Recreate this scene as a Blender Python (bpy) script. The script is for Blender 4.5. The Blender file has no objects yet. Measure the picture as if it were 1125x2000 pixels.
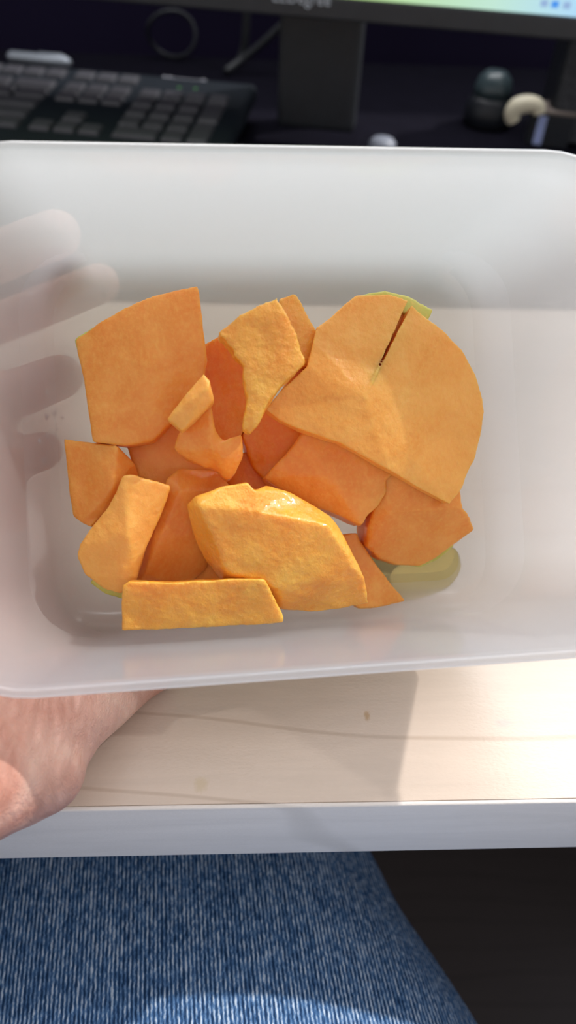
import bpy, bmesh, math, random
from mathutils import Vector, Matrix, noise
R = math.radians
rnd = random.Random(7)
sc = bpy.context.scene
COL = sc.collection

# ------------------------------------------------------------------ camera
W, H, F = 1125.0, 2000.0, 1450.0
DESK = 0.74
CAM_H = 0.22
PITCH, YAW, ROLL = R(45), R(4.2), R(3.2)
fwd = Vector((math.sin(YAW)*math.cos(PITCH), math.cos(YAW)*math.cos(PITCH), -math.sin(PITCH)))
r0 = Vector((math.cos(YAW), -math.sin(YAW), 0))
u0 = r0.cross(fwd)
RT = (math.cos(ROLL)*r0 + math.sin(ROLL)*u0).normalized()
UP = (-math.sin(ROLL)*r0 + math.cos(ROLL)*u0).normalized()
def ray(px, py):                       # direction with unit depth along the view axis
    return fwd + RT*((px-W/2)/F) - UP*((py-H/2)/F)
_e = ray(562, 1577)
CAM = Vector((0, -_e.y/-_e.z*CAM_H, DESK+CAM_H))      # the desk's front top edge is y = 0
def at_depth(px, py, d): return CAM + ray(px, py)*d
def on_z(px, py, z):
    r = ray(px, py); return CAM + r*((z-CAM.z)/r.z)
def on_y(px, py, y):
    r = ray(px, py); return CAM + r*((y-CAM.y)/r.y)
cam = bpy.data.cameras.new('camera'); co = bpy.data.objects.new('camera', cam); COL.objects.link(co)
M3 = Matrix((RT, UP, -fwd)).transposed()
co.matrix_world = Matrix.Translation(CAM) @ M3.to_4x4()
cam.sensor_fit = 'VERTICAL'; cam.sensor_height = 36; cam.sensor_width = 36*W/H
cam.lens = F/H*36; cam.clip_start = 0.01; cam.clip_end = 100
cam.dof.use_dof = True; cam.dof.focus_distance = 0.228; cam.dof.aperture_fstop = 8.0
sc.camera = co

# ------------------------------------------------------------------ sky, sun, exposure
world = bpy.data.worlds.new('sky'); sc.world = world; world.use_nodes = True
bgn = world.node_tree.nodes['Background']
bgn.inputs[0].default_value = (0.985, 0.985, 1.0, 1); bgn.inputs[1].default_value = 0.58
sun = bpy.data.lights.new('sun', 'SUN'); sun.energy = 2.5; sun.angle = R(1.2); sun.color = (1.0, 0.97, 0.93)
so = bpy.data.objects.new('sun', sun); COL.objects.link(so)
SUN_DIR = Vector((0.93, 0.36, 1.0)).normalized()
so.rotation_euler = SUN_DIR.to_track_quat('Z', 'Y').to_euler(); so.location = (1, 2, 3)
wl = bpy.data.lights.new('window_light', 'AREA'); wl.shape = 'RECTANGLE'; wl.size = 2.2; wl.size_y = 1.3; wl.energy = 55; wl.color = (0.97, 0.98, 1.0)
wo = bpy.data.objects.new('window_light', wl); COL.objects.link(wo); wo.location = (0.7, 0.83, 2.05)   # daylight entering at the window
wo.rotation_euler = (R(-68), 0, 0)
sc.view_settings.view_transform = 'Standard'; sc.view_settings.look = 'None'
sc.view_settings.exposure = 0.15; sc.view_settings.gamma = 1.0; sc.view_settings.use_curve_mapping = False
sc.cycles.max_bounces = 16; sc.cycles.transmission_bounces = 12; sc.cycles.transparent_max_bounces = 16
sc.cycles.diffuse_bounces = 6
sc.cycles.use_denoising = True

# ------------------------------------------------------------------ helpers
def mesh_obj(name, bm, mat, parent=None, smooth=True):
    me = bpy.data.meshes.new(name); bm.normal_update(); bm.to_mesh(me); bm.free()
    if smooth:
        for p in me.polygons: p.use_smooth = True
    if mat: me.materials.append(mat)
    o = bpy.data.objects.new(name, me); COL.objects.link(o)
    if parent is not None: o.parent = parent
    return o
def empty(name, loc, rot=None, parent=None):
    o = bpy.data.objects.new(name, None); COL.objects.link(o); o.location = loc
    o.empty_display_size = 0.02
    if rot is not None: o.rotation_euler = rot
    if parent is not None: o.parent = parent
    return o
def tag(o, label, cat, group=None, kind=None):
    o['label'] = label; o['category'] = cat
    if group: o['group'] = group
    if kind: o['kind'] = kind
    return o
def box(bm, c, s, rz=0, bev=0.0, seg=2, rot=None):
    r = bmesh.ops.create_cube(bm, size=1)
    vs = r['verts']
    m = Matrix.Translation(c) @ (rot.to_4x4() if rot is not None else Matrix.Rotation(rz, 4, 'Z')) @ Matrix.Diagonal((s[0], s[1], s[2], 1))
    bmesh.ops.transform(bm, matrix=m, verts=vs)
    if bev > 0:
        es = list({e for v in vs for e in v.link_edges})
        bmesh.ops.bevel(bm, geom=es, offset=bev, segments=seg, affect='EDGES', profile=0.5)
def tube(bm, pts, rad, n=12, cap=True):
    pts = [Vector(p) for p in pts]
    if not hasattr(rad, '__len__'): rad = [rad]*len(pts)
    rings = []; prev = None
    for i, p in enumerate(pts):
        t = (pts[min(i+1, len(pts)-1)] - pts[max(i-1, 0)]).normalized()
        if prev is None:
            a = Vector((0, 0, 1)) if abs(t.z) < .9 else Vector((1, 0, 0))
            x = t.cross(a).normalized()
        else:
            x = (prev - t*prev.dot(t)).normalized()
        prev = x; y = t.cross(x)
        rings.append([bm.verts.new(p + (x*math.cos(2*math.pi*k/n) + y*math.sin(2*math.pi*k/n))*rad[i]) for k in range(n)])
    for a, b in zip(rings, rings[1:]):
        for k in range(n):
            bm.faces.new((a[k], a[(k+1) % n], b[(k+1) % n], b[k]))
    if cap:
        bm.faces.new(rings[0][::-1]); bm.faces.new(rings[-1])
def smooth_path(pts, k=6):
    pts = [Vector(p) for p in pts]; out = []
    for i in range(len(pts)-1):
        p0 = pts[max(i-1, 0)]; p1 = pts[i]; p2 = pts[i+1]; p3 = pts[min(i+2, len(pts)-1)]
        for j in range(k):
            t = j/k
            out.append(0.5*((2*p1) + (p2-p0)*t + (2*p0-5*p1+4*p2-p3)*t*t + (3*p1-p0-3*p2+p3)*t**3))
    out.append(pts[-1]); return out
def capsule(bm, a, b, ra, rb, n=20):
    a, b = Vector(a), Vector(b); L = (b-a).length; d = (b-a).normalized()
    pts = []; rad = []
    for k in range(5):
        t = math.pi/2*(1-k/5); pts.append(a - d*ra*math.sin(t)); rad.append(max(ra*math.cos(t), ra*.05))
    pts.append(a); rad.append(ra); pts.append(b); rad.append(rb)
    for k in range(1, 6):
        t = math.pi/2*k/5; pts.append(b + d*rb*math.sin(t)); rad.append(max(rb*math.cos(t), rb*.05))
    tube(bm, pts, rad, n)

# ------------------------------------------------------------------ materials
def mat(name):
    m = bpy.data.materials.new(name); m.use_nodes = True
    nt = m.node_tree; return m, nt, nt.nodes['Principled BSDF'], nt.nodes['Material Output']
def N(nt, t, **kw):
    n = nt.nodes.new(t)
    for k, v in kw.items():
        if k in n.inputs.keys(): n.inputs[k].default_value = v
        else: setattr(n, k, v)
    return n
def coords(nt, scale=(1, 1, 1), rot=(0, 0, 0), kind='Object'):
    tc = nt.nodes.new('ShaderNodeTexCoord'); mp = nt.nodes.new('ShaderNodeMapping')
    mp.inputs['Scale'].default_value = scale; mp.inputs['Rotation'].default_value = rot
    nt.links.new(tc.outputs[kind], mp.inputs['Vector']); return mp.outputs[0]
def ramp(nt, fac, stops):
    r = nt.nodes.new('ShaderNodeValToRGB'); el = r.color_ramp.elements
    while len(el) < len(stops): el.new(0.5)
    for e, (p, c) in zip(el, stops): e.position = p; e.color = (*c, 1) if len(c) == 3 else c
    nt.links.new(fac, r.inputs[0]); return r.outputs[0]
def mixc(nt, fac, a, b, mode='MIX'):
    m = nt.nodes.new('ShaderNodeMix'); m.data_type = 'RGBA'; m.blend_type = mode
    for s, i in ((fac, 0), (a, 6), (b, 7)):
        if hasattr(s, 'links') or hasattr(s, 'is_linked'): nt.links.new(s, m.inputs[i])
        elif i == 0: m.inputs[0].default_value = s
        else: m.inputs[i].default_value = (*s, 1)
    return m.outputs[2]
def bump(nt, h, strength, dist, prev=None):
    b = nt.nodes.new('ShaderNodeBump'); b.inputs['Strength'].default_value = strength; b.inputs['Distance'].default_value = dist
    nt.links.new(h, b.inputs['Height'])
    if prev is not None: nt.links.new(prev, b.inputs['Normal'])
    return b.outputs[0]
def simple(name, col, rough=0.5, metal=0.0, noise_amt=0.12, scale=60, bmp=0.05, spec=0.5):
    m, nt, p, out = mat(name)
    n = N(nt, 'ShaderNodeTexNoise', Scale=scale, Detail=4.0); nt.links.new(coords(nt), n.inputs['Vector'])
    c = ramp(nt, n.outputs['Fac'], [(0.3, tuple(x*(1-noise_amt) for x in col)), (0.7, tuple(min(1, x*(1+noise_amt)) for x in col))])
    nt.links.new(c, p.inputs['Base Color'])
    p.inputs['Roughness'].default_value = rough; p.inputs['Metallic'].default_value = metal
    p.inputs['Specular IOR Level'].default_value = spec
    nt.links.new(bump(nt, n.outputs['Fac'], bmp, 0.001), p.inputs['Normal'])
    return m

def melon_mat(name, lo, hi, wet=0.3, bmp=0.35, sss=0.5, coat=0.2):
    m, nt, p, out = mat(name)
    v = coords(nt)
    n1 = N(nt, 'ShaderNodeTexNoise', Scale=55.0, Detail=5.0, Roughness=0.6, Distortion=0.6); nt.links.new(v, n1.inputs['Vector'])
    c = ramp(nt, n1.outputs['Fac'], [(0.32, lo), (0.55, tuple((a+b)/2 for a, b in zip(lo, hi))), (0.75, hi)])
    v2 = coords(nt, (260, 110, 260), (0.3, 0.2, 0.5))
    n2 = N(nt, 'ShaderNodeTexNoise', Scale=3.0, Detail=5.0, Roughness=0.7); nt.links.new(v2, n2.inputs['Vector'])
    f = ramp(nt, n2.outputs['Fac'], [(0.45, (0, 0, 0)), (0.75, (1, 1, 1))])
    mm = nt.nodes.new('ShaderNodeMath'); mm.operation = 'MULTIPLY'; mm.inputs[1].default_value = 0.35
    nt.links.new(f, mm.inputs[0])
    c2 = mixc(nt, mm.outputs[0], c, (0.97, 0.56, 0.14))
    nt.links.new(c2, p.inputs['Base Color'])
    p.inputs['Subsurface Weight'].default_value = sss
    p.inputs['Subsurface Radius'].default_value = (1.0, 0.38, 0.10)
    p.inputs['Subsurface Scale'].default_value = 0.008
    p.inputs['Coat Weight'].default_value = coat; p.inputs['Coat Roughness'].default_value = 0.05
    rr = ramp(nt, n2.outputs['Fac'], [(0.35, (wet,)*3), (0.7, (wet+0.25,)*3)])
    nt.links.new(rr, p.inputs['Roughness'])
    p.inputs['Specular IOR Level'].default_value = 0.5
    n3 = N(nt, 'ShaderNodeTexNoise', Scale=700.0, Detail=3.0); nt.links.new(v, n3.inputs['Vector'])
    b1 = bump(nt, n2.outputs['Fac'], bmp, 0.0006)
    b2 = bump(nt, n3.outputs['Fac'], bmp, 0.0005, b1)
    nt.links.new(b2, p.inputs['Normal'])
    n4 = N(nt, 'ShaderNodeTexNoise', Scale=300.0, Detail=2.0, Roughness=0.5); nt.links.new(v, n4.inputs['Vector'])
    nt.links.new(bump(nt, n4.outputs['Fac'], 0.6, 0.0007), p.inputs['Coat Normal'])
    return m
M = {}
M['flesh'] = melon_mat('melon_flesh', (0.84, 0.26, 0.022), (0.97, 0.43, 0.085), 0.38, 0.25)
M['flesh_wet'] = melon_mat('melon_flesh_wet', (0.88, 0.30, 0.012), (1.0, 0.54, 0.075), 0.30, 0.8, coat=0.6)
M['flesh_pale'] = melon_mat('melon_flesh_pale', (0.88, 0.34, 0.045), (0.98, 0.49, 0.11), 0.36, 0.35)
M['flesh_shade'] = melon_mat('melon_flesh_shade', (0.88, 0.225, 0.008), (0.95, 0.34, 0.022), 0.35, 0.25)  # darker copy of the flesh, with the shade of the gaps in its colour
M['rind'] = melon_mat('melon_rind', (0.46, 0.50, 0.07), (0.70, 0.66, 0.18), 0.35, 0.2, 0.3)

def frosted(name):
    m, nt, p, out = mat(name); nt.nodes.remove(p)
    n = N(nt, 'ShaderNodeTexNoise', Scale=18.0, Detail=3.0); nt.links.new(coords(nt), n.inputs['Vector'])
    b = bump(nt, n.outputs['Fac'], 0.05, 0.002)
    tr = N(nt, 'ShaderNodeBsdfTranslucent'); tr.inputs[0].default_value = (0.735, 0.73, 0.73, 1)
    df = N(nt, 'ShaderNodeBsdfDiffuse'); df.inputs[0].default_value = (0.735, 0.73, 0.73, 1)
    tp = N(nt, 'ShaderNodeBsdfTransparent'); tp.inputs[0].default_value = (0.97, 0.98, 1, 1)
    gl = N(nt, 'ShaderNodeBsdfGlossy', Roughness=0.14); gl.inputs[0].default_value = (1, 1, 1, 1)
    fr = N(nt, 'ShaderNodeFresnel', IOR=1.40)
    for x in (tr, df, gl, fr): nt.links.new(b, x.inputs['Normal'])
    m1 = N(nt, 'ShaderNodeMixShader'); m1.inputs[0].default_value = 0.22
    nt.links.new(tr.outputs[0], m1.inputs[1]); nt.links.new(df.outputs[0], m1.inputs[2])
    m2 = N(nt, 'ShaderNodeMixShader'); m2.inputs[0].default_value = 0.42
    nt.links.new(m1.outputs[0], m2.inputs[1]); nt.links.new(tp.outputs[0], m2.inputs[2])
    m3 = N(nt, 'ShaderNodeMixShader')
    geo = N(nt, 'ShaderNodeNewGeometry'); inv = N(nt, 'ShaderNodeMath'); inv.operation = 'SUBTRACT'; inv.inputs[0].default_value = 1; nt.links.new(geo.outputs['Backfacing'], inv.inputs[1])
    mu = N(nt, 'ShaderNodeMath'); mu.operation = 'MULTIPLY'; nt.links.new(fr.outputs[0], mu.inputs[0]); nt.links.new(inv.outputs[0], mu.inputs[1])
    nt.links.new(mu.outputs[0], m3.inputs[0]); nt.links.new(m2.outputs[0], m3.inputs[1]); nt.links.new(gl.outputs[0], m3.inputs[2])
    nt.links.new(m3.outputs[0], out.inputs['Surface'])
    return m
M['frost'] = frosted('frosted_plastic')

def juice_mat():
    m, nt, p, out = mat('melon_juice')
    p.inputs['Base Color'].default_value = (0.97, 0.85, 0.40, 1); p.inputs['Roughness'].default_value = 0.04
    p.inputs['Transmission Weight'].default_value = 0.93; p.inputs['IOR'].default_value = 1.34
    n = N(nt, 'ShaderNodeTexNoise', Scale=120.0, Detail=2.0); nt.links.new(coords(nt), n.inputs['Vector'])
    nt.links.new(bump(nt, n.outputs['Fac'], 0.15, 0.001), p.inputs['Normal'])
    return m
M['juice'] = juice_mat()
def water_glint_mat():
    m, nt, p, out = mat('water_glint_drops')
    p.inputs['Base Color'].default_value = (1, 1, 1, 1); p.inputs['Roughness'].default_value = 0.08  # white body colour stands in for the window's glint on the drops
    p.inputs['Transmission Weight'].default_value = 0.3; p.inputs['IOR'].default_value = 1.33
    return m
M['water_glint'] = water_glint_mat()

def wood_mat(name, base, dark, rough=0.33, spots=()):
    m, nt, p, out = mat(name)
    v = coords(nt, (1.0, 9.0, 9.0))
    nd = N(nt, 'ShaderNodeTexNoise', Scale=4.0, Detail=3.0); nt.links.new(coords(nt, (1, 3, 3)), nd.inputs['Vector'])
    n1 = N(nt, 'ShaderNodeTexNoise', Scale=14.0, Detail=8.0, Roughness=0.65, Distortion=0.4); nt.links.new(v, n1.inputs['Vector'])
    c = ramp(nt, n1.outputs['Fac'], [(0.3, tuple(b*0.89 for b in base)), (0.7, base)])
    w = N(nt, 'ShaderNodeTexWave', Scale=8.0, Distortion=6.0, Detail=2.0); w.bands_direction = 'Y'
    w.inputs['Detail Scale'].default_value = 0.8
    nt.links.new(coords(nt, (0.5, 1.5, 1.0), (0, 0, R(8))), w.inputs['Vector'])
    line = ramp(nt, w.outputs['Fac'], [(0.0, (0.6,)*3), (0.010, (0,)*3)])
    c = mixc(nt, line, c, dark)
    for (sx, sy, rx, ry, col) in spots:
        tc = nt.nodes.new('ShaderNodeTexCoord'); mp = nt.nodes.new('ShaderNodeMapping')
        mp.inputs['Location'].default_value = (-sx/rx, -sy/ry, 0); mp.inputs['Scale'].default_value = (1/rx, 1/ry, 0)
        nt.links.new(tc.outputs['Object'], mp.inputs['Vector'])
        nn = N(nt, 'ShaderNodeTexNoise', Scale=1.6, Detail=3.0); nt.links.new(mp.outputs[0], nn.inputs['Vector'])
        add = nt.nodes.new('ShaderNodeVectorMath'); add.operation = 'MULTIPLY_ADD'
        nt.links.new(nn.outputs['Color'], add.inputs[0]); add.inputs[1].default_value = (1.2, 1.2, 0); nt.links.new(mp.outputs[0], add.inputs[2])
        sb = nt.nodes.new('ShaderNodeVectorMath'); sb.operation = 'SUBTRACT'; nt.links.new(add.outputs[0], sb.inputs[0]); sb.inputs[1].default_value = (0.6, 0.6, 0)
        ln = nt.nodes.new('ShaderNodeVectorMath'); ln.operation = 'LENGTH'; nt.links.new(sb.outputs[0], ln.inputs[0])
        s = ramp(nt, ln.outputs['Value'], [(0.4, (0.7,)*3), (1.0, (0,)*3)])
        c = mixc(nt, s, c, col)
    nt.links.new(c, p.inputs['Base Color']); p.inputs['Roughness'].default_value = rough
    p.inputs['Specular IOR Level'].default_value = 0.5
    n3 = N(nt, 'ShaderNodeTexNoise', Scale=900.0, Detail=2.0); nt.links.new(coords(nt, (0.7, 1.3, 1)), n3.inputs['Vector'])
    b = bump(nt, n3.outputs['Fac'], 0.25, 0.0004)
    nt.links.new(bump(nt, n1.outputs['Fac'], 0.15, 0.0004, b), p.inputs['Normal'])
    return m

def denim_mat():
    m, nt, p, out = mat('blue_denim')
    v = coords(nt, rot=(0, 0, R(-6)))
    nb = N(nt, 'ShaderNodeTexNoise', Scale=7.0, Detail=3.0, Distortion=0.5); nt.links.new(v, nb.inputs['Vector'])
    ndist = N(nt, 'ShaderNodeTexNoise', Scale=260.0, Detail=2.0); nt.links.new(v, ndist.inputs['Vector'])
    w = N(nt, 'ShaderNodeTexWave', Scale=205.0, Distortion=1.6, Detail=2.0); w.bands_direction = 'X'
    w.inputs['Detail Scale'].default_value = 3.0; nt.links.new(v, w.inputs['Vector'])
    vs = coords(nt, (950, 260, 600), (0, 0, R(-6)))
    ns = N(nt, 'ShaderNodeTexNoise', Scale=1.0, Detail=3.0, Roughness=0.65); nt.links.new(vs, ns.inputs['Vector'])
    slub = N(nt, 'ShaderNodeTexNoise', Scale=1.0, Detail=2.0); nt.links.new(coords(nt, (420, 22, 200), (0, 0, R(24))), slub.inputs['Vector'])
    a = nt.nodes.new('ShaderNodeMath'); a.operation = 'MULTIPLY_ADD'; a.inputs[1].default_value = 0.36
    nt.links.new(w.outputs['Fac'], a.inputs[0]); nt.links.new(ns.outputs['Fac'], a.inputs[2])
    a2 = nt.nodes.new('ShaderNodeMath'); a2.operation = 'MULTIPLY_ADD'; a2.inputs[1].default_value = 0.28
    nt.links.new(slub.outputs['Fac'], a2.inputs[0]); nt.links.new(a.outputs[0], a2.inputs[2])
    a3 = nt.nodes.new('ShaderNodeMath'); a3.operation = 'MULTIPLY_ADD'; a3.inputs[1].default_value = 0.25
    nt.links.new(nb.outputs['Fac'], a3.inputs[0]); nt.links.new(a2.outputs[0], a3.inputs[2])
    sub = nt.nodes.new('ShaderNodeMath'); sub.operation = 'SUBTRACT'; sub.inputs[1].default_value = 0.44
    nt.links.new(a3.outputs[0], sub.inputs[0])
    c = ramp(nt, sub.outputs[0], [(0.26, (0.012, 0.04, 0.11)), (0.46, (0.05, 0.13, 0.30)), (0.60, (0.15, 0.28, 0.50)), (0.76, (0.62, 0.72, 0.86))])
    nt.links.new(c, p.inputs['Base Color']); p.inputs['Roughness'].default_value = 0.85
    p.inputs['Specular IOR Level'].default_value = 0.2
    nt.links.new(bump(nt, a.outputs[0], 0.7, 0.0006), p.inputs['Normal'])
    return m
def skin_mat():
    m, nt, p, out = mat('skin')
    v = coords(nt)
    n1 = N(nt, 'ShaderNodeTexNoise', Scale=45.0, Detail=5.0, Distortion=0.7); nt.links.new(v, n1.inputs['Vector'])
    c = ramp(nt, n1.outputs['Fac'], [(0.3, (0.56, 0.25, 0.18)), (0.55, (0.72, 0.41, 0.32)), (0.75, (0.80, 0.54, 0.43))])
    nt.links.new(c, p.inputs['Base Color'])
    p.inputs['Subsurface Weight'].default_value = 0.25; p.inputs['Subsurface Radius'].default_value = (1, .35, .2); p.inputs['Subsurface Scale'].default_value = 0.004
    p.inputs['Roughness'].default_value = 0.36
    w = N(nt, 'ShaderNodeTexNoise', Scale=1.0, Detail=6.0, Roughness=0.7, Distortion=0.5); nt.links.new(coords(nt, (500, 160, 160), (0.2, 0.3, R(35))), w.inputs['Vector'])
    vo = N(nt, 'ShaderNodeTexVoronoi', Scale=900.0); vo.feature = 'DISTANCE_TO_EDGE'; nt.links.new(v, vo.inputs['Vector'])
    b = bump(nt, w.outputs['Fac'], 0.8, 0.0020)
    nt.links.new(bump(nt, vo.outputs['Distance'], 0.25, 0.0006, b), p.inputs['Normal'])
    return m
M['denim'] = denim_mat(); M['skin'] = skin_mat()
M['black'] = simple('black_plastic', (0.012, 0.014, 0.020), 0.45)
M['bezel'] = simple('bezel_plastic', (0.020, 0.022, 0.027), 0.5, bmp=0.15)
M['key'] = simple('key_plastic', (0.050, 0.049, 0.058), 0.42)
M['kbd'] = simple('keyboard_plastic', (0.006, 0.009, 0.014), 0.6, spec=.2)
M['mat'] = simple('mat_fabric', (0.005, 0.0045, 0.009), 0.9, spec=0.05)
M['wall'] = simple('purple_wall', (0.016, 0.012, 0.035), 0.9, scale=4, spec=0.1)
M['silver'] = simple('silver_metal', (0.45, 0.49, 0.55), 0.3, 0.4)
M['cable'] = simple('cable_grey', (0.02, 0.022, 0.027), 0.5)
M['cream'] = simple('cream_plastic', (0.72, 0.66, 0.50), 0.4)
M['teal'] = simple('teal_grey_plastic', (0.05, 0.075, 0.085), 0.3)
M['stripe'] = simple('pale_blue_label', (0.42, 0.50, 0.85), 0.4)
M['tan'] = simple('tan_card', (0.20, 0.16, 0.14), 0.6)
M['fabric'] = simple('grey_speaker_cloth', (0.05, 0.052, 0.06), 0.9, noise_amt=0.6, scale=500, bmp=0.6)
M['white'] = simple('white_plastic', (0.25, 0.27, 0.33), 0.4)
M['print'] = simple('grey_print', (0.35, 0.35, 0.40), 0.5)
M['logo'] = simple('silver_print', (0.42, 0.46, 0.52), 0.4)
M['frame'] = simple('white_window_frame', (0.8, 0.8, 0.8), 0.4)
M['knot'] = simple('brown_knot', (0.35, 0.20, 0.08), 0.5)
M['fl'] = wood_mat('dark_floor', (0.060, 0.048, 0.047), (0.02, 0.016, 0.016), 0.45)
def glow(name, col, s):
    m, nt, p, out = mat(name)
    p.inputs['Base Color'].default_value = (0, 0, 0, 1)
    p.inputs['Emission Color'].default_value = (*col, 1); p.inputs['Emission Strength'].default_value = s
    return m
M['led'] = glow('green_led', (0.08, 0.45, 0.05), 0.5)
M['icon_blue'] = glow('icon_blue', (0.06, 0.27, 0.75), 1.0)
M['icon_grey'] = glow('icon_grey', (0.27, 0.40, 0.62), 1.0)

# ------------------------------------------------------------------ setting
def structure(o): o['kind'] = 'structure'; return o
bm = bmesh.new(); box(bm, (0, 0, -0.02), (5, 5, 0.04)); structure(mesh_obj('floor', bm, M['fl'], smooth=False))
WY = 0.86
bm = bmesh.new()
x0, x1, z0, z1 = -0.45, 2.35, 1.38, 2.75
box(bm, (0, WY+.06, z0/2), (5, .12, z0)); box(bm, (0, WY+.06, (z1+3)/2), (5, .12, 3-z1))
box(bm, ((-2.5+x0)/2, WY+.06, (z0+z1)/2), (x0+2.5, .12, z1-z0)); box(bm, ((2.5+x1)/2, WY+.06, (z0+z1)/2), (2.5-x1, .12, z1-z0))
structure(mesh_obj('wall_back', bm, M['wall'], smooth=False))
bm = bmesh.new()
for (c, s) in ((((x0+x1)/2, WY+.05, z0+.02), (x1-x0, .07, .04)), (((x0+x1)/2, WY+.05, z1-.02), (x1-x0, .07, .04)),
               ((x0+.02, WY+.05, (z0+z1)/2), (.04, .07, z1-z0-.08)), ((x1-.02, WY+.05, (z0+z1)/2), (.04, .07, z1-z0-.08))):
    box(bm, c, s, bev=.004)
structure(mesh_obj('window_1', bm, M['frame'], smooth=False))

# ------------------------------------------------------------------ desk
DT = 0.0365
k1 = on_z(717, 1398, DESK); k2 = on_z(393, 1532, DESK); k3 = on_z(985, 1412, DESK)
M['wood'] = wood_mat('pale_maple', (0.67, 0.545, 0.445), (0.46, 0.345, 0.26), 0.30,
                     [(k1.x, k1.y-.4, .0013, .0022, (0.42, 0.25, 0.10)), (k2.x, k2.y-.4, .0028, .0030, (0.55, 0.43, 0.28)), (k3.x, k3.y-.4, .004, .0018, (0.55, 0.45, 0.40))])
M['wood_edge'] = wood_mat('pale_edge_band', (0.80, 0.74, 0.70), (0.60, 0.55, 0.51), 0.45)
desk = empty('desk', (0, 0.4, 0)); tag(desk, 'pale maple desk with grey-white edge band along its front', 'desk')
def dpart(name, m, c, s, bev=0.002, seg=2):
    bm = bmesh.new(); box(bm, (0, 0, 0), s, bev=bev, seg=seg)
    o = mesh_obj(name, bm, m, desk, smooth=False); o.location = Vector(c) - desk.location; return o
bm = bmesh.new(); box(bm, (0, 0, DESK-DT/2), (2.8, 0.797, DT)); o = mesh_obj('desktop', bm, M['wood'], desk, smooth=False)
bm = bmesh.new(); box(bm, (0, -0.4+0.0009, DESK-DT/2-.0001), (2.8, 0.0016, DT-.0002), bev=.0007, seg=3); mesh_obj('edge_band', bm, M['wood_edge'], desk)
for sx in (-1.34, 1.34):
    for sy in (.08, .74):
        dpart('leg', M['wood_edge'], (sx, sy, (DESK-DT)/2), (.05, .05, DESK-DT-.0005))
bm = bmesh.new(); box(bm, (0, 0, 0.0015), (1.5, 0.5, 0.003), bev=.001)
o = mesh_obj('desk_mat', bm, M['mat'], smooth=False); o.location = (0, 0.545, DESK)
tag(o, 'black desk mat lying under the keyboard and monitor stand', 'desk mat')
ZM = DESK + 0.003

# ------------------------------------------------------------------ plastic tub
aw = Vector(((384-W/2)/F, (1050-H/2)/F, 1.0)).normalized()          # away direction in camera axes (right, down, depth)
def c2w(v): return RT*v[0] - UP*v[1] + fwd*v[2]
EZ = -c2w(aw)
ex = c2w((math.cos(R(-2.8)), math.sin(R(-2.8)), 0)); EX = (ex - EZ*ex.dot(EZ)).normalized(); EY = EZ.cross(EX).normalized()
DEP = 0.068
O = at_depth(592, 797, 0.187) - EZ*DEP
SHX = 0.0
BR = Matrix((EX, EY, EZ)).transposed()
def BW(u, v, w): return O + EX*u + EY*v + EZ*w
def P(px, py, w):                       # the point at height w over the tub's floor that this sight line meets
    r = ray(px, py); t = ((O + EZ*w) - CAM).dot(EZ)/r.dot(EZ); return CAM + r*t
def PV(px, py, v):                      # on the plane parallel to the far wall
    r = ray(px, py); t = ((O + EY*v) - CAM).dot(EY)/r.dot(EY); return CAM + r*t
HX0, HY0, HX1, HY1 = 0.0740, 0.0600, 0.0945, 0.0652
def rrect(hx, hy, r, n=10):
    pts = []
    for cx, cy, a0 in ((hx-r, hy-r, 0), (-hx+r, hy-r, 90), (-hx+r, -hy+r, 180), (hx-r, -hy+r, 270)):
        for k in range(n+1):
            a = R(a0 + 90*k/n); pts.append((cx + r*math.cos(a), cy + r*math.sin(a)))
    return pts
def tub():
    bm = bmesh.new()
    T = 0.0013
    prof = []                           # (offset from inner wall, w)
    def inner(w): s = w/DEP; return HX0 + (HX1-HX0)*s, HY0 + (HY1-HY0)*s, 0.019 + 0.007*s
    rings = []
    fr = 0.013
    # outer skin from the floor up
    for k in range(5):
        a = R(90*k/4); rings.append((*[q for q in inner(0)], T-(fr+T)*(1-math.sin(a)), -T+(fr+T)*(1-math.cos(a))))
    for w in (0.02, 0.035, 0.05, 0.060, 0.0635): rings.append((*inner(w), T, w))
    rings.append((*inner(.064), T+.0010, .0645)); rings.append((*inner(.065), T+.0014, .0655)); rings.append((*inner(.067), T+.0013, .0672))
    rings.append((*inner(.068), T+.0007, .0681)); rings.append((*inner(.068), T-.0004, .0684)); rings.append((*inner(.068), .0003, .0681)); rings.append((*inner(.067), 0, .0672))
    for w in (.064, .055, .045, .035, .025, .018, .0145): rings.append((*inner(w), 0, w))
    for k in range(1, 6):
        a = R(90*k/5); rings.append((*inner(fr*(1-k/5)), -fr*(1-math.cos(a)), fr*(1-math.sin(a))))
    vr = []
    for hx, hy, r, off, w in rings:
        vr.append([bm.verts.new((x, y, w)) for x, y in rrect(hx+off, hy+off, max(r+off, .003))])
    n = len(vr[0])
    for a, b in zip(vr, vr[1:]):
        for k in range(n): bm.faces.new((a[k], a[(k+1) % n], b[(k+1) % n], b[k]))
    bm.faces.new(vr[0][::-1]); bm.faces.new(vr[-1])
    bmesh.ops.recalc_face_normals(bm, faces=bm.faces)
    return bm
o = mesh_obj('plastic_tub', tub(), M['frost'])
o.matrix_world = Matrix.Translation(O) @ BR.to_4x4()
TUB = o
tag(o, 'frosted white plastic tub with rounded corners, held tilted over the desk, full of melon', 'tub')

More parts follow.
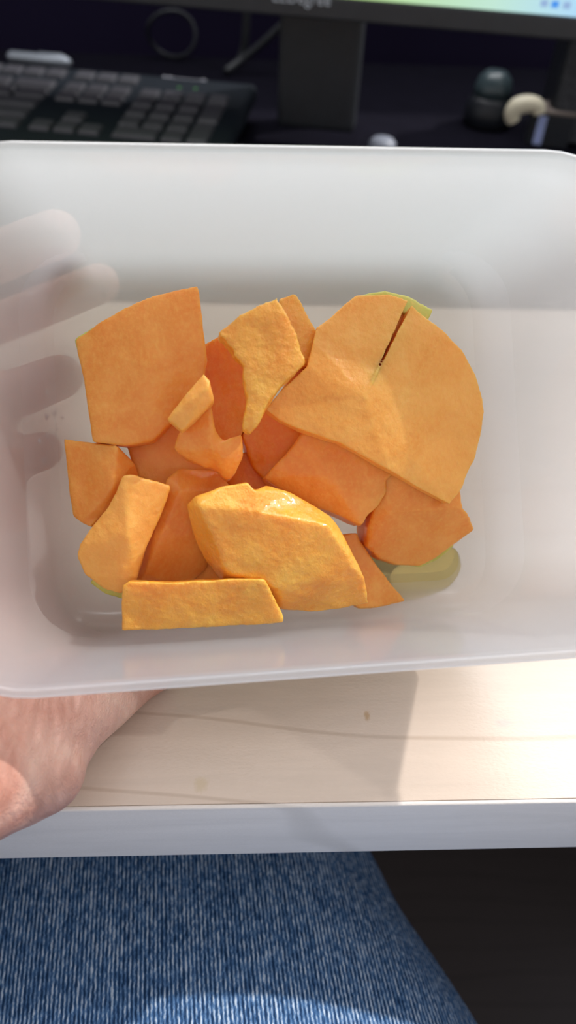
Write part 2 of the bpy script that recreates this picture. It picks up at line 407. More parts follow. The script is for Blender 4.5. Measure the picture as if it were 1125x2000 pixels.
# ------------------------------------------------------------------ melon pieces
tex_f = bpy.data.textures.new('melon_lumps', 'CLOUDS'); tex_f.noise_scale = 0.009; tex_f.noise_depth = 3
tex_g = bpy.data.textures.new('melon_grain', 'CLOUDS'); tex_g.noise_scale = 0.0016; tex_g.noise_depth = 2
def jag(pts, amp=3.0, n=3):
    out = []
    for a, b in zip(pts, pts[1:]):
        out.append(a)
        for k in range(1, n+1):
            t = k/(n+1)
            dx, dy = b[0]-a[0], b[1]-a[1]; L = math.hypot(dx, dy) or 1; j = rnd.uniform(-amp, amp)
            out.append((a[0]+dx*t - dy/L*j, a[1]+dy*t + dx/L*j) + tuple(a[i]+(b[i]-a[i])*t for i in range(2, len(a))))
    out.append(pts[-1]); return out
def solid(top, centre, base, thick, origin, shift=(0, 0), bscale=1.0, facets=None):
    """top: outline points (px, py, w in mm); centre: inner points fanned or facets given by index."""
    bm = bmesh.new()
    pts = [P(x, y, w/1000.0) for x, y, w in top]
    tv = [bm.verts.new(p - origin) for p in pts]
    c = sum(pts, Vector())/len(pts)
    bv = []
    for p in pts:
        q = c + (p-c)*bscale + EX*shift[0]/1000 + EY*shift[1]/1000
        wq = (q-O).dot(EZ)
        lo = max(wq - thick/1000, base/1000)
        q = q - EZ*(wq-lo)
        bv.append(bm.verts.new(q - origin))
    n = len(pts)
    for k in range(n): bm.faces.new((tv[k], bv[k], bv[(k+1) % n], tv[(k+1) % n]))
    bm.faces.new(bv)
    if facets:
        iv = [bm.verts.new(P(x, y, w/1000.0) - origin) for x, y, w in centre]
        allv = tv + iv
        for f in facets: bm.faces.new([allv[i] for i in f])
    elif centre:
        cv = bm.verts.new(P(centre[0][0], centre[0][1], centre[0][2]/1000.0) - origin)
        for k in range(n): bm.faces.new((tv[k], tv[(k+1) % n], cv))
    else:
        bm.faces.new(tv[::-1])
    bmesh.ops.triangulate(bm, faces=bm.faces)
    bmesh.ops.recalc_face_normals(bm, faces=bm.faces)
    return bm
def finish(o, smooth=4, lumps=0.0012, grain=0.0, vox=0.0006):
    r = o.modifiers.new('remesh', 'REMESH'); r.mode = 'VOXEL'; r.voxel_size = vox; r.use_smooth_shade = True
    s = o.modifiers.new('soften', 'SMOOTH'); s.factor = 0.5; s.iterations = smooth
    d = o.modifiers.new('lumps', 'DISPLACE'); d.texture = tex_f; d.strength = lumps; d.mid_level = 0.5; d.texture_coords = 'LOCAL'
    if grain:
        g = o.modifiers.new('grain', 'DISPLACE'); g.texture = tex_g; g.strength = grain; g.mid_level = 0.5; g.texture_coords = 'LOCAL'
def piece(label, top, thick, base=1.5, centre=None, m='flesh', shift=(0, 0), bscale=1.0, smooth=4, lumps=0.0010, grain=0.0, rind=None, facets=None, extra=None, vox=0.0006):
    org = sum((P(x, y, max(w-thick/2, 2)/1000.0) for x, y, w in top), Vector())/len(top)
    bm = solid(top, centre, base, thick, org, shift, bscale, facets)
    if rind or extra:
        root = empty('melon_piece', org); f = mesh_obj('flesh', bm, M[m], root)
        finish(f, smooth, lumps, grain, vox)
        if rind:
            rt, rthick = rind
            rb = solid(rt, None, 0.6, rthick, org)
            ro = mesh_obj('rind', rb, M['rind'], root); ro['label'] = 'thin pale green rind edge'; finish(ro, 3, 0.0003, 0, 0.0006)
        if extra:
            et, eth, ecen = extra
            ef = mesh_obj('underside', solid(et, ecen, 0.6, eth, org), M[m], root); finish(ef, 3, lumps, grain)
    else:
        root = mesh_obj('melon_piece', bm, M[m]); root.location = org; finish(root, smooth, lumps, grain, vox)
    tag(root, label, 'melon piece', 'melon pieces in the tub')
    return root

# lowest layer
piece('shade-toned orange scrap deep in the gap at the middle of the tub', [(455, 885, 9), (520, 880, 10), (560, 930, 11), (540, 975, 10), (470, 965, 9), (430, 930, 8)], 8, m='flesh_shade')
piece('shade-toned orange piece under the ragged wet piece', [(398, 672, 22), (440, 650, 23), (500, 690, 22), (500, 780, 19), (470, 858, 16), (430, 880, 15), (395, 850, 15), (370, 770, 18)], 17, m='flesh_shade', centre=[(450, 760, 17)], base=1)
piece('orange piece under the left end of the domed slab', [(472, 850, 16), (505, 790, 18), (600, 800, 19), (600, 860, 17), (560, 890, 16), (522, 945, 14), (495, 915, 13)], 13, m='flesh_shade')
piece('flat orange piece half hidden below the large left slab', [(240, 850, 15), (300, 830, 16), (350, 810, 16), (400, 880, 14), (432, 925, 13), (330, 960, 13), (268, 930, 14)], 12, m='flesh_pale')
piece('pinkish triangle tip between the narrow wedge and the flat strip', [(345, 1142, 13), (398, 1080, 15), (440, 1100, 16), (450, 1150, 15), (400, 1175, 12)], 11, m='flesh_pale')
piece('piece at the left wall with a ridge down its middle', [(124, 857, 20), (174, 864, 22), (228, 870, 25), (262, 905, 20), (270, 930, 16), (235, 985, 18), (195, 1010, 18), (178, 1030, 18), (160, 1022, 17), (142, 1008, 16), (132, 935, 18)], 15, m='flesh', lumps=0.0005,
      centre=[(222, 950, 24)], facets=[(0, 1, 11, 8, 9, 10), (1, 2, 11), (2, 3, 11), (3, 4, 11), (4, 5, 11), (5, 6, 11), (6, 7, 8, 11)], smooth=3)
piece('narrow wedge with one tilted side in the lower left of the pile', [(325, 935, 22), (350, 915, 20), (430, 920, 18), (455, 960, 18), (420, 1060, 17), (405, 1110, 15), (360, 1150, 14), (262, 1150, 15), (283, 1075, 18), (310, 1005, 22)], 16,
      centre=[(352, 958, 25), (285, 1120, 19)], facets=[(0, 1, 2, 3, 10), (3, 4, 5, 6, 11, 10), (6, 7, 11), (7, 8, 9, 0, 10, 11)], m='flesh', smooth=3, lumps=.0006)
piece('pointed triangular piece lying on the tub floor beside the juice', [(655, 1045, 13), (685, 1042, 14), (698, 1040, 14), (702, 1052, 13), (740, 1110, 12), (792, 1174, 7), (755, 1184, 8), (700, 1190, 12), (660, 1150, 14)], 10, m='flesh', grain=.0002)
piece('chunk at the right with a wet grainy edge, above the juice', jag([(900, 960, 22), (904, 992, 22), (920, 1012, 18), (927, 1034, 14)], 1.5, 1) +
      [(884, 1066, 12), (850, 1090, 10), (820, 1106, 9), (778, 1104, 10), (742, 1092, 13), (716, 1066, 16), (718, 1031, 19), (733, 984, 22), (750, 930, 24), (830, 900, 26)], 20, m='flesh',
      centre=[(765, 1000, 24), (800, 1085, 13)], facets=None, lumps=.0008,
      rind=([(736, 1088, 5), (780, 1100, 5), (822, 1109, 5), (856, 1092, 5), (888, 1066, 5), (840, 1020, 6), (760, 1030, 6)], 3.5))
# middle layer
piece('rounded wedge lower left with a translucent blunt edge', [(240, 928, 33), (262, 927, 33), (282, 934, 32), (334, 948, 31), (316, 1003, 30), (287, 1066, 29), (266, 1134, 27), (236, 1160, 25), (200, 1151, 24), (165, 1122, 24), (150, 1087, 25), (155, 1064, 26), (183, 1024, 28), (210, 991, 30), (230, 954, 32)], 8,
      m='flesh_pale', centre=[(248, 1040, 33)], smooth=6, grain=.0002, bscale=.93,
      rind=([(268, 1136, 19), (266, 1160, 18), (240, 1170, 18), (205, 1160, 18), (175, 1138, 18), (200, 1110, 19)], 2.5))
piece('blocky piece with pale veins under the domed slab', [(515, 934, 22), (540, 905, 24), (566, 878, 25), (590, 846, 27), (640, 850, 27), (700, 870, 27), (768, 922, 26)] + jag([(768, 926, 26), (755, 935, 26), (757, 957, 25), (738, 988, 24), (722, 1004, 23), (708, 1026, 22)], 1.5, 1) + [(650, 1003, 21), (600, 985, 21), (550, 958, 21)], 15,
      m='flesh', lumps=.0012, grain=.0002, centre=[(640, 930, 27)])
piece('large trapezoid slab at the left wall with a green corner', [(146, 662, 26), (198, 627, 29), (235, 604, 31), (290, 581, 33), (340, 566, 35), (388, 557, 37), (394, 610, 36), (401, 670, 34), (405, 705, 32), (392, 770, 29), (330, 830, 27), (298, 862, 26), (245, 871, 25), (180, 864, 25), (170, 790, 26), (156, 710, 26)], 11,
      m='flesh', centre=[(285, 720, 33)], smooth=7, bscale=.97, base=14,
      rind=([(144, 662, 24), (165, 648, 25), (196, 630, 26), (200, 650, 25), (160, 700, 24), (152, 690, 23)], 4))
piece('large domed slab with a thin slit across its upper part', [(517, 800, 36), (545, 765, 38), (600, 715, 40), (612, 665, 40), (618, 641, 39), (643, 622, 38), (670, 598, 37), (696, 577, 36), (717, 576, 36), (760, 574, 35), (797, 587, 35), (765, 659, 38), (740, 710, 38.8), (724, 745, 39.1), (729, 748, 39.1), (746, 714, 38.8), (771.5, 662, 38), (804.5, 594, 34.5), (835, 622, 33), (870, 648, 31), (902, 684, 29), (930, 732, 27), (944, 782, 26), (945, 805, 26), (938, 853, 26), (927, 896, 26), (902, 952, 27), (879, 986, 28), (820, 954, 31), (760, 918, 34), (664, 865, 36), (583, 838, 36), (545, 820, 36)], 9,
      m='flesh_pale', centre=[(712, 776, 39.4)], smooth=8, base=16, bscale=.97, vox=.0003,
      extra=([(530, 790, 30), (612, 672, 33), (700, 584, 30), (760, 582, 29), (835, 630, 28), (930, 745, 23), (938, 853, 22), (879, 975, 23), (760, 908, 28), (583, 830, 29)], 3, None),
      rind=([(690, 582, 30), (717, 572, 31), (753, 567, 31), (799, 578, 30), (847, 605, 29), (834, 630, 29), (790, 612, 30), (720, 592, 31)], 4))
piece('big slanted block near the front with a wet stepped top', [(366, 985, 36), (382, 970, 40), (430, 953, 41), (484, 940, 42), (497, 957, 42), (520, 948, 37), (560, 960, 36), (600, 982, 35), (643, 1006, 35), (660, 1026, 34), (690, 1085, 32), (713, 1130, 30), (719, 1178, 25), (670, 1189, 25), (606, 1195, 25), (553, 1190, 25), (500, 1165, 26), (430, 1132, 27), (398, 1088, 28), (376, 1040, 30)], 14,
      m='flesh_wet', centre=[(388, 988, 43), (505, 1000, 43), (640, 1026, 40), (446, 1118, 36), (690, 1108, 33), (545, 1150, 34)], base=12, lumps=.0012, grain=.0002, smooth=3,
      facets=[(0, 1, 20), (0, 20, 23, 17, 18, 19), (1, 2, 3, 4, 21, 20), (4, 5, 6, 7, 8, 22, 21), (20, 21, 22, 24, 25, 23), (8, 9, 10, 24, 22), (10, 11, 24), (23, 25, 16, 17), (25, 24, 11, 12, 13, 14, 15, 16)])
piece('ribbed wet slip leaning behind the ragged piece', [(545, 582, 40), (577, 571, 40), (592, 598, 39), (610, 632, 38), (633, 668, 37), (633, 686, 36), (603, 715, 36), (575, 715, 38), (548, 640, 40)], 7, m='flesh_wet', grain=.0003)
piece('small jagged piece below the little chip', [(349, 846, 33), (385, 812, 36), (410, 789, 37), (421, 838, 36), (436, 860, 35), (455, 852, 35), (472, 848, 34), (475, 885, 32)] + jag([(475, 886, 32), (459, 924, 30), (445, 938, 29), (425, 918, 29), (413, 911, 30), (402, 911, 30), (368, 896, 30), (339, 875, 31)], 1.5, 1), 9, m='flesh', centre=[(415, 875, 37)], lumps=.0012, grain=.0002)
# top layer
piece('ragged-edged piece with a bright wet top, upright at the middle', [(425, 650, 44), (470, 613, 47), (541, 581, 49), (556, 610, 49), (575, 645, 48), (597, 708, 46), (555, 748, 46), (522, 790, 45), (503, 828, 43), (489, 846, 42), (473, 836, 42)] +
      jag([(474, 832, 42), (481, 790, 43), (478, 745, 44), (473, 705, 45), (462, 698, 45), (457, 680, 45), (440, 665, 45), (428, 653, 45)], 3, 2), 7, m='flesh_wet', lumps=.0016, grain=.0005, smooth=2)
piece('little chip with a pale cut end on the jagged piece', [(398, 728, 46), (411, 742, 47), (418, 783, 44), (390, 810, 43), (356, 842, 42), (340, 828, 42), (327, 818, 42), (360, 775, 44)], 7, m='flesh_pale', smooth=2, grain=.0002,
      centre=[(408, 755, 48), (355, 830, 44)], facets=None)
piece('flat rectangular strip lying along the near wall of the tub', [(239, 1145, 35), (250, 1135, 36), (329, 1138, 37), (400, 1134, 37), (452, 1131, 37), (517, 1131, 37), (533, 1160, 35), (553, 1203, 32), (554, 1216, 31), (470, 1221, 30), (386, 1226, 30), (300, 1230, 30), (237, 1233, 30), (238, 1190, 32)], 8, base=20, m='flesh_wet', lumps=.0008, grain=.0003, smooth=3)

# ------------------------------------------------------------------ juice and drops
def blob(outline, w, h, origin):
    bm = bmesh.new(); c = sum((P(x, y, w/1000) for x, y in outline), Vector())/len(outline); rings = []
    pts = smooth_path([P(x, y, w/1000) for x, y in outline] + [P(*outline[0], w/1000)], 4)[:-1]
    for s, hh in ((1.0, 0), (0.99, .3), (0.96, .55), (0.90, .78), (0.8, .92), (0.6, 1), (0.3, 1)):
        rings.append([bm.verts.new(c + (p-c)*s + EZ*hh*h/1000 - origin) for p in pts])
    n = len(pts)
    for a, b in zip(rings, rings[1:]):
        for k in range(n): bm.faces.new((a[k], a[(k+1) % n], b[(k+1) % n], b[k]))
    bm.faces.new(rings[-1]); bm.faces.new(rings[0][::-1])
    bmesh.ops.recalc_face_normals(bm, faces=bm.faces); return bm
org = P(830, 1120, .001)
o = mesh_obj('juice_puddle', blob([(720, 1075), (800, 1075), (880, 1068), (899, 1095), (896, 1120), (872, 1150), (830, 1166), (790, 1174), (740, 1170), (712, 1120)], 0.05, 0.45, org), M['juice'])
o.location = org; tag(o, 'yellow-green melon juice pooled in the lower right of the tub', 'juice')
bm = bmesh.new(); org = BW(-HX0-.001, -.01, .03)
for (px, py, L) in ((92, 765, 14), (88, 795, 6), (90, 815, 16), (106, 808, 10), (120, 815, 7), (92, 850, 12), (106, 852, 8), (75, 860, 10), (84, 900, 16), (110, 838, 4), (60, 574, 3)):
    for k in range(2):
        # spot on the sloping left wall that the sight line meets
        r = ray(px+rnd.uniform(-2, 2), py+rnd.uniform(-3, 3)); n = (EX + EZ*((HX1-HX0)/DEP)).normalized()
        t = ((BW(-HX0, 0, 0) - CAM).dot(n))/r.dot(n); q = CAM + r*t + n*0.0002
        s = bmesh.ops.create_icosphere(bm, subdivisions=2, radius=1)
        bmesh.ops.transform(bm, matrix=Matrix.Translation(q-org) @ BR.to_4x4() @ Matrix.Diagonal((.0006, L/F*.23/2.0, .0008, 1)), verts=s['verts'])
o = mesh_obj('water_glint_drops', bm, M['water_glint']); o.location = org
tag(o, 'tiny wet streaks coloured white for their glint on the left wall of the tub', 'drops', kind='stuff')

# ------------------------------------------------------------------ person: hand, forearm, jeans
person = empty('person', (-0.05, -0.35, 0))
tag(person, 'seated person in blue jeans holding the plastic tub with the left hand', 'person')
PL = person.location
def limb(bm, pts):                      # chain of (point, radius)
    for (a, ra), (b, rb) in zip(pts, pts[1:]): capsule(bm, Vector(a)-PL, Vector(b)-PL, ra, rb)
bm = bmesh.new()
D = at_depth
heel = D(45, 1478, .212)
wrist = D(-250, 1590, .184); elbow = D(-1150, 2050, .205)
limb(bm, [(elbow, .042), (D(-520, 1760, .175), .034), (wrist, .025)])
limb(bm, [(D(-190, 1545, .190), .024), (heel, .0175)])
limb(bm, [(wrist, .025), (D(-65, 1520, .195), .0185), (D(25, 1513, .206), .0150)])
limb(bm, [(D(-130, 1480, .200), .022), (D(-85, 1350, .224), .019), (D(-62, 1150, .242), .020), (D(-66, 950, .245), .019), (D(-85, 780, .250), .017)])
limb(bm, [(D(-150, 1400, .208), .020), (D(-160, 1250, .213), .018), (D(-178, 1050, .212), .018), (D(-180, 850, .216), .018), (D(-160, 720, .228), .017), (D(-85, 780, .250), .017)])
limb(bm, [(heel, .0175), (D(120, 1395, .220), .0148), (D(190, 1362, .231), .0120), (D(255, 1325, .243), .0095), (D(305, 1312, .246), .0070)])
limb(bm, [(D(78, 1505, .2075), .0128), (D(20, 1500, .2085), .0140)])
limb(bm, [(D(150, 1330, .236), .0040), (D(60, 1480, .2015), .0045)])
limb(bm, [(D(-40, 1420, .212), .018), (D(110, 1350, .226), .0135)])
limb(bm, [(D(-40, 1440, .208), .018), (D(-60, 1300, .236), .016)])
kn = [D(-150, 640, .252), D(-150, 760, .258), D(-140, 880, .262), D(-130, 1000, .264)]
for k in kn: limb(bm, [(D(-115, 1100, .248), .018), (k, .0115)])
def FW(px, py, r):                      # finger centre touching the outside of the far wall
    v = HY0 + .002
    for _ in range(6):
        q = PV(px, py, v); v = HY0 + (HY1-HY0)*max((q-O).dot(EZ), 0)/DEP + .0014 + r
    return PV(px, py, v)
f1 = [(kn[0], .0105), (FW(-90, 545, .0092), .0092), (FW(20, 492, .0085), .0085), (FW(112, 456, .0079), .0079)]
f2 = [(kn[1], .0105), (FW(-60, 655, .0095), .0095), (FW(80, 600, .0088), .0088), (FW(196, 553, .0078), .0078)]
wo = -.0013-.0085
f3 = [(kn[2], .0105), (P(-60, 800, wo), .0090), (P(30, 770, wo), .0085), (P(120, 735, wo), .0078)]
f4 = [(kn[3], .0100), (P(-60, 930, wo), .0080), (P(20, 900, wo+.001), .0075), (P(85, 880, wo+.0015), .0068)]
for f in (f1, f2, f3, f4): limb(bm, f)
hand = mesh_obj('hand', bm, M['skin'], person); hand['label'] = 'left hand and forearm wrapped around the tub'
r = hand.modifiers.new('remesh', 'REMESH'); r.mode = 'VOXEL'; r.voxel_size = 0.0016; r.use_smooth_shade = True
s = hand.modifiers.new('soften', 'SMOOTH'); s.iterations = 10

# jeans: thighs and shins as one cloth surface
bm = bmesh.new()
def ell_tube(bm, pts, n=40):            # (centre, half width, half height)
    pts2 = []
    for i in range(len(pts)-1):
        for j in range(6):
            t = j/6; a, b = pts[i], pts[i+1]
            pts2.append((Vector(a[0]).lerp(Vector(b[0]), t), a[1]+(b[1]-a[1])*t, a[2]+(b[2]-a[2])*t))
    pts2.append((Vector(pts[-1][0]), pts[-1][1], pts[-1][2]))
    rings = []
    for i, (c, a, b) in enumerate(pts2):
        d = (pts2[min(i+1, len(pts2)-1)][0] - pts2[max(i-1, 0)][0]).normalized()
        ref = Vector((0, 0, 1)) if abs(d.z) < .8 else Vector((0, 1, 0))
        x = d.cross(ref).normalized(); y = x.cross(d)
        rings.append([bm.verts.new(c - PL + x*a*math.cos(2*math.pi*k/n) + y*b*math.sin(2*math.pi*k/n)) for k in range(n)])
    for a, b in zip(rings, rings[1:]):
        for k in range(n): bm.faces.new((a[k], a[(k+1) % n], b[(k+1) % n], b[k]))
    bm.faces.new(rings[0][::-1]); bm.faces.new(rings[-1])
LZ = 0.575
ell_tube(bm, [((0.07, -.32, LZ+.005), .128, .095), ((0.00, -.10, LZ), .122, .085), ((-.065, .05, LZ-.005), .112, .078), ((-.15, .22, LZ-.02), .085, .068), ((-.16, .26, LZ-.08), .075, .065)])
ell_tube(bm, [((-.155, .235, LZ-.02), .070, .065), ((-.16, .27, .40), .065, .062), ((-.16, .25, .10), .055, .058)])
ell_tube(bm, [((0.24, -.32, LZ+.005), .125, .095), ((0.37, -.08, LZ), .10, .082), ((0.46, .12, LZ-.02), .080, .068), ((.47, .16, LZ-.08), .07, .065)])
ell_tube(bm, [((0.465, .135, LZ-.02), .068, .065), ((0.47, .18, .40), .065, .062), ((.47, .16, .10), .055, .058)])
ell_tube(bm, [((.10, -.40, LZ+.03), .20, .12), ((.14, -.30, LZ+.01), .18, .105)])
ell_tube(bm, [((-.22, -.02, LZ-.03), .09, .06), ((-.10, -.30, LZ), .12, .08)])
jeans = mesh_obj('jeans', bm, M['denim'], person); jeans['label'] = 'blue twill denim jeans, left thigh under the desk'
r = jeans.modifiers.new('remesh', 'REMESH'); r.mode = 'VOXEL'; r.voxel_size = 0.005; r.use_smooth_shade = True
s = jeans.modifiers.new('soften', 'SMOOTH'); s.iterations = 14
tex_j = bpy.data.textures.new('cloth_folds', 'CLOUDS'); tex_j.noise_scale = 0.09; tex_j.noise_depth = 1
d = jeans.modifiers.new('folds', 'DISPLACE'); d.texture = tex_j; d.strength = 0.010; d.texture_coords = 'LOCAL'

# ------------------------------------------------------------------ monitor
MY = R(-11.4)
def frame_at(p, yaw): return Matrix.Translation(p) @ Matrix.Rotation(yaw, 4, 'Z')
foot = on_z(612, 262, ZM)
mon = empty('monitor', foot + Vector((0, 0, 0)), (0, 0, MY)); tag(mon, 'black computer monitor with silver lettering on its lower bezel and a bright screen', 'monitor')
# distance of the panel: its lower edge lies on the sight line through (600, 34)
FRONT = -0.045
mx = Vector((math.cos(MY), math.sin(MY), 0)); my = Vector((-math.sin(MY), math.cos(MY), 0))
def on_panel(px, py, dy=FRONT):
    r = ray(px, py); p0 = foot + my*dy; t = (p0-CAM).dot(my)/r.dot(my); q = CAM + r*t - foot
    return q.dot(mx), q.z
_, zb = on_panel(600, 34); xs, zs = on_panel(1050, 27)
xl = on_panel(590, 5)[0]
PW, BZ = 0.61, 0.0
bm = bmesh.new(); box(bm, (0.0, FRONT+.022, zb+.185), (PW, .040, .37), bev=.004); mesh_obj('casing', bm, M['bezel'], mon, smooth=False)
zscr = zs
bm = bmesh.new()
for c, s in (((0, FRONT, (zb+zscr)/2), (PW, .006, zscr-zb)), ((0, FRONT, zb+.37-.008), (PW, .006, .016)), ((-PW/2+.008, FRONT, (zscr+zb+.354)/2), (.016, .006, zb+.354-zscr)), ((PW/2-.008, FRONT, (zscr+zb+.354)/2), (.016, .006, zb+.354-zscr))):
    box(bm, c, s, bev=.0015)
mesh_obj('bezel', bm, M['bezel'], mon, smooth=False)
m, nt, p, out = mat('screen_picture')
tc = nt.nodes.new('ShaderNodeTexCoord'); sep = nt.nodes.new('ShaderNodeSeparateXYZ'); nt.links.new(tc.outputs['Object'], sep.inputs[0])
ma = nt.nodes.new('ShaderNodeMapRange'); ma.inputs['From Min'].default_value = -.28; ma.inputs['From Max'].default_value = .28; nt.links.new(sep.outputs[0], ma.inputs[0])
c = ramp(nt, ma.outputs[0], [(0.2, (0.25, 0.45, 0.15)), (0.55, (0.45, 0.68, 0.25)), (0.72, (0.50, 0.75, 0.62)), (0.85, (0.38, 0.64, 0.95))])
nt.links.new(c, p.inputs['Emission Color']); p.inputs['Emission Strength'].default_value = 0.95; p.inputs['Base Color'].default_value = (0, 0, 0, 1); p.inputs['Roughness'].default_value = .3
bm = bmesh.new(); box(bm, (0, FRONT+.001, (zscr+zb+.354)/2), (PW-.032, .003, zb+.354-zscr)); mesh_obj('screen', bm, m, mon, smooth=False)
for px, mm in ((1063, 'icon_grey'), (1084, 'icon_blue'), (1107, 'icon_grey')):
    ix, iz = on_panel(px, 6 + (px-1063)*.09)
    bm = bmesh.new(); box(bm, (ix, FRONT-.001, iz), (.005, .001, .004), bev=.0004); mesh_obj('screen_icon', bm, M[mm], mon, smooth=False)
bm = bmesh.new(); box(bm, (0, .02, .155), (.066, .026, .31), bev=.004)
mesh_obj('stand_neck', bm, M['bezel'], mon, smooth=False)
bm = bmesh.new(); box(bm, (0, -.075, .004), (.085, .13, .008), bev=.003); mesh_obj('stand_base', bm, M['mat'], mon, smooth=False)
def text(s, size, m, parent, loc, rot, name='lettering', ext=0.0002):
    cu = bpy.data.curves.new(name, 'FONT'); cu.body = s; cu.size = size; cu.align_x = 'CENTER'; cu.align_y = 'CENTER'; cu.extrude = ext
    cu.materials.append(m); o = bpy.data.objects.new(name, cu); COL.objects.link(o)
    bpy.context.view_layer.update(); me = bpy.data.meshes.new_from_object(o.evaluated_get(bpy.context.evaluated_depsgraph_get()))
    bpy.data.objects.remove(o); o = bpy.data.objects.new(name, me); COL.objects.link(o); o.parent = parent; o.location = loc; o.rotation_euler = rot; return o
text('LEDegree', .0105, M['logo'], mon, (xl, FRONT-.0034, on_panel(590, -5)[1]), (R(90), 0, 0))

# ------------------------------------------------------------------ keyboard
KY = R(-10.0)
KZ = ZM + .020
korg = on_z(427, 191, ZM + .027)               # centre of the key in the numpad's top right corner
kb = empty('keyboard', Vector((korg.x, korg.y, ZM)), (0, 0, KY)); tag(kb, 'full-size black computer keyboard at the back left of the desk', 'keyboard')
TILT = R(4)
bm = bmesh.new()
box(bm, (-.198, -.0345, .0150), (.445, .163, .014), bev=.006, seg=3, rot=Matrix.Rotation(TILT, 3, 'X'))
mesh_obj('keyboard_case', bm, M['kbd'], kb)
U = .0190
def kz(y): return .0235 + y*math.tan(TILT)
kmesh = {}
def key(x, y, wu=1.0, hu=1.0):
    kk = (wu, hu)
    if kk not in kmesh:
        bm = bmesh.new(); a, b = U*wu-.0030, U*hu-.0030
        vb = [bm.verts.new((sx*(a/2+.0008), sy*(b/2+.0008), -.002)) for sx, sy in ((-1, -1), (1, -1), (1, 1), (-1, 1))]
        vt = [bm.verts.new((sx*a/2*.88, sy*b/2*.86, .0035)) for sx, sy in ((-1, -1), (1, -1), (1, 1), (-1, 1))]
        for k in range(4): bm.faces.new((vb[k], vb[(k+1) % 4], vt[(k+1) % 4], vt[k]))
        bm.faces.new(vt); bm.faces.new(vb[::-1])
        bmesh.ops.bevel(bm, geom=list(bm.edges), offset=.0006, segments=1, affect='EDGES')
        me = bpy.data.meshes.new('key'); bm.to_mesh(me); bm.free(); me.materials.append(M['key']); kmesh[kk] = me
    o = bpy.data.objects.new('key', kmesh[kk]); COL.objects.link(o); o.parent = kb
    o.location = (x, y, kz(y)); o.rotation_euler = (TILT, 0, 0)
for c in range(4): key(-(3-c)*U, 0)
for r_ in (1, 2, 3):
    for c in range(3): key(-(3-c)*U, -r_*U)
key(0, -1.5*U, 1, 2); key(0, -3.5*U, 1, 2); key(-2.5*U, -4*U, 2, 1); key(-1*U, -4*U)
NX = -4*U - .006
for r_ in (0, 1):
    for c in range(3): key(NX-(2-c)*U, -r_*U)
for c in range(3): key(NX-(2-c)*U, -4*U)
key(NX-U, -3*U)
for c in range(3): key(NX-(2-c)*U, .026)
BX = NX - 3*U - .006                   # right edge centre of the main block
rows = [[2]+[1]*13, [1.5]+[1]*12+[1.5], [2.25]+[1]*11+[1.75], [2.75]+[1]*10+[2.25], [1.25]*3+[6.25]+[1.25]*4]
for r_, row in enumerate(rows):
    x = BX + U/2
    for wu in row:
        key(x - U*wu/2, -r_*U, wu); x -= U*wu
x = BX
for g in range(12): key(x - (g + (g//4)*.5)*U, .026)
for px, py in ((350, 168), (382, 170)):
    q = on_z(px, py, ZM+.027) - kb.location; q.rotate(Matrix.Rotation(-KY, 3, 'Z'))
    bm = bmesh.new(); bmesh.ops.create_uvsphere(bm, u_segments=12, v_segments=6, radius=.0024); bmesh.ops.scale(bm, vec=(1, 1, .5), verts=bm.verts)
    l = mesh_obj('indicator_light', bm, M['led'], kb); l.location = (q.x, q.y, kz(q.y)); l['label'] = 'small green light'
q = on_z(360, 155, ZM+.027) - kb.location; q.rotate(Matrix.Rotation(-KY, 3, 'Z'))
text('Microsoft', .0100, M['print'], kb, (q.x, q.y, kz(q.y)+.0004), (TILT, 0, 0), ext=.0004)

# ------------------------------------------------------------------ small things at the back
def small(name, label, cat, p, yaw=0): 
    e = empty(name, p, (0, 0, yaw)); tag(e, label, cat); return e
q = on_z(78, 116, ZM+.006)
bm = bmesh.new(); tube(bm, [(-.034, 0, .006), (-.030, 0, .006), (.026, 0, .006), (.032, 0, .006)], [.002, .005, .0055, .003], 14)
e = empty('pen', Vector((q.x, q.y, ZM)), (0, 0, R(-14))); tag(e, 'silver pen lying behind the keyboard at the left', 'pen')
mesh_obj('barrel', bm, M['silver'], e); bm = bmesh.new(); tube(bm, [(.0, 0, .0115), (.024, 0, .0115), (.026, 0, .009)], .0012, 8); mesh_obj('clip', bm, M['silver'], e)
# cables hanging behind the monitor
def cable(name, label, pix, rad, y):
    pts = [on_y(px, py, yy) for (px, py), yy in zip(pix, y)]
    o0 = pts[0].copy(); bm = bmesh.new(); tube(bm, [p-o0 for p in smooth_path(pts, 6)], rad, 10)
    o = mesh_obj(name, bm, M['cable'], None); o.location = o0; tag(o, label, 'cable'); return o
cable('cable', 'dark grey cable hanging straight down beside the monitor stand', [(484, -60), (480, 60), (472, 110), (450, 138)], .004, [.76, .76, .76, .75])
cable('cable', 'dark cable slanting down towards the keyboard from the monitor stand', [(560, 40), (512, 85), (475, 115), (440, 140)], .0035, [.74, .74, .74, .73])
bm = bmesh.new(); q = on_y(340, 142, .78)
pts = [Vector((.024*math.cos(t), .004*math.sin(2*t), .020*math.sin(t))) for t in [2*math.pi*k/32 for k in range(33)]]
tube(bm, pts, .0020, 8, cap=False); o = mesh_obj('cable_loop', bm, M['black']); o.location = (q.x, q.y, ZM+.023); tag(o, 'dark loop of cable standing behind the keyboard badge', 'cable')
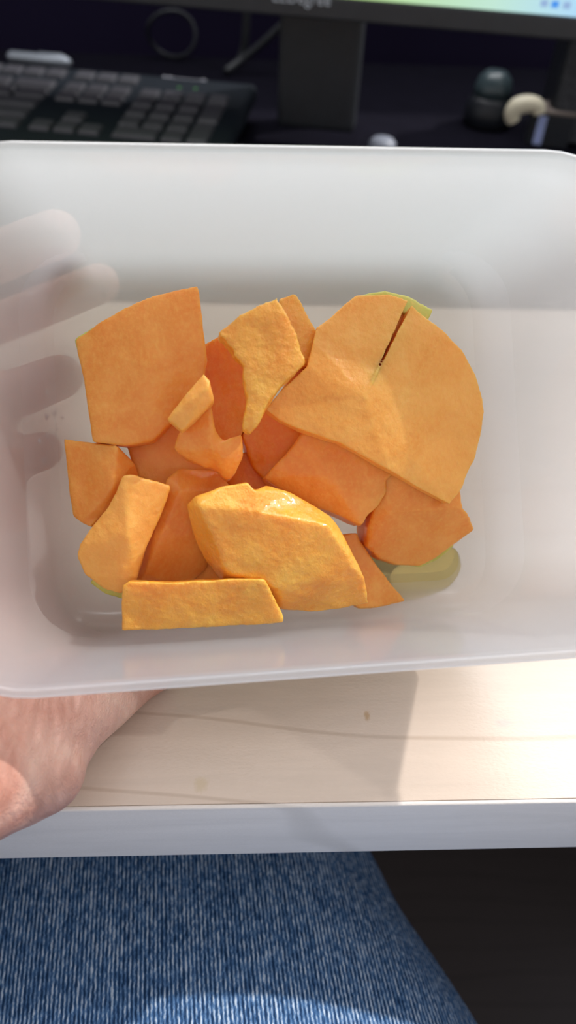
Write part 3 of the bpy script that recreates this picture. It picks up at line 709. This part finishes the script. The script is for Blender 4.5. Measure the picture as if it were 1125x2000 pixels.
# right side
q = on_z(958, 278, ZM)
b = small('speaker_bottle', 'dark rounded bottle with a teal-grey cap at the right behind the tub', 'bottle', Vector((q.x+.006, q.y+.045, ZM)))
b.name = 'bottle'
def lathe(prof, n=28):
    bm = bmesh.new(); rings = [[bm.verts.new((r*math.cos(2*math.pi*k/n), r*math.sin(2*math.pi*k/n), z)) for k in range(n)] for r, z in prof]
    for a, c in zip(rings, rings[1:]):
        for k in range(n): bm.faces.new((a[k], a[(k+1) % n], c[(k+1) % n], c[k]))
    bm.faces.new(rings[0][::-1]); bm.faces.new(rings[-1]); return bm
mesh_obj('bottle_body', lathe([(.017, 0), (.021, .003), (.021, .012), (.019, .020), (.016, .024)]), M['black'], b)
mesh_obj('bottle_cap', lathe([(.0165, .024), (.0162, .030), (.014, .037), (.009, .042), (.002, .0435)]), M['teal'], b)
q = on_z(1068, 292, ZM); q.z = ZM
bx = small('small_box', 'small black box with a pale blue stripe down its side at the right', 'box', q + Vector((.004, .02, 0)), R(-14))
hb = .025
bm = bmesh.new(); box(bm, (0, 0, hb/2), (.034, .030, hb), bev=.001); mesh_obj('box_body', bm, M['black'], bx, smooth=False)
bm = bmesh.new(); box(bm, (-.008, -.0152, hb/2), (.007, .0006, hb-.003)); mesh_obj('stripe', bm, M['stripe'], bx, smooth=False)
bm = bmesh.new(); box(bm, (.002, 0, hb+.001), (.034, .031, .002), bev=.0005); mesh_obj('box_lid', bm, M['tan'], bx, smooth=False)
q2 = on_y(990, 245, q.y+.0)
pts = [on_y(px, py, q.y-.002) for px, py in ((1003, 236), (1000, 222), (1012, 207), (1035, 203), (1050, 208), (1052, 220))]
bm = bmesh.new(); o0 = pts[0].copy(); tube(bm, [p-o0 for p in smooth_path(pts, 6)], [.0055+.0015*math.sin(math.pi*min(1, i/24)) for i in range(31)], 12)
o = mesh_obj('plastic_hook', bm, M['cream']); o.location = o0; tag(o, 'cream plastic hook hanging over the edge of the small black box', 'hook')
q = on_z(1104, 300, ZM)
bm = bmesh.new(); box(bm, (0, 0, .075), (.075, .07, .15), bev=.006, seg=3); sp = small('speaker', 'dark grey cloth-covered speaker at the far right edge', 'speaker', Vector((q.x+.030, q.y+.05, ZM)), R(-12))
mesh_obj('speaker_cabinet', bm, M['black'], sp, smooth=False); bm = bmesh.new(); box(bm, (0, -.0362, .075), (.069, .003, .144), bev=.001); mesh_obj('speaker_grille', bm, M['fabric'], sp, smooth=False)
q = on_z(745, 296, ZM)
bm = bmesh.new(); 
o = mesh_obj('bottle_top', lathe([(.010, 0), (.011, .002), (.011, .007), (.008, .010), (.002, .011)]), M['white']); bm.free()
o.location = Vector((q.x, q.y, ZM)); tag(o, 'small round white cap lying right of the monitor stand', 'cap'); o.name = 'cap'
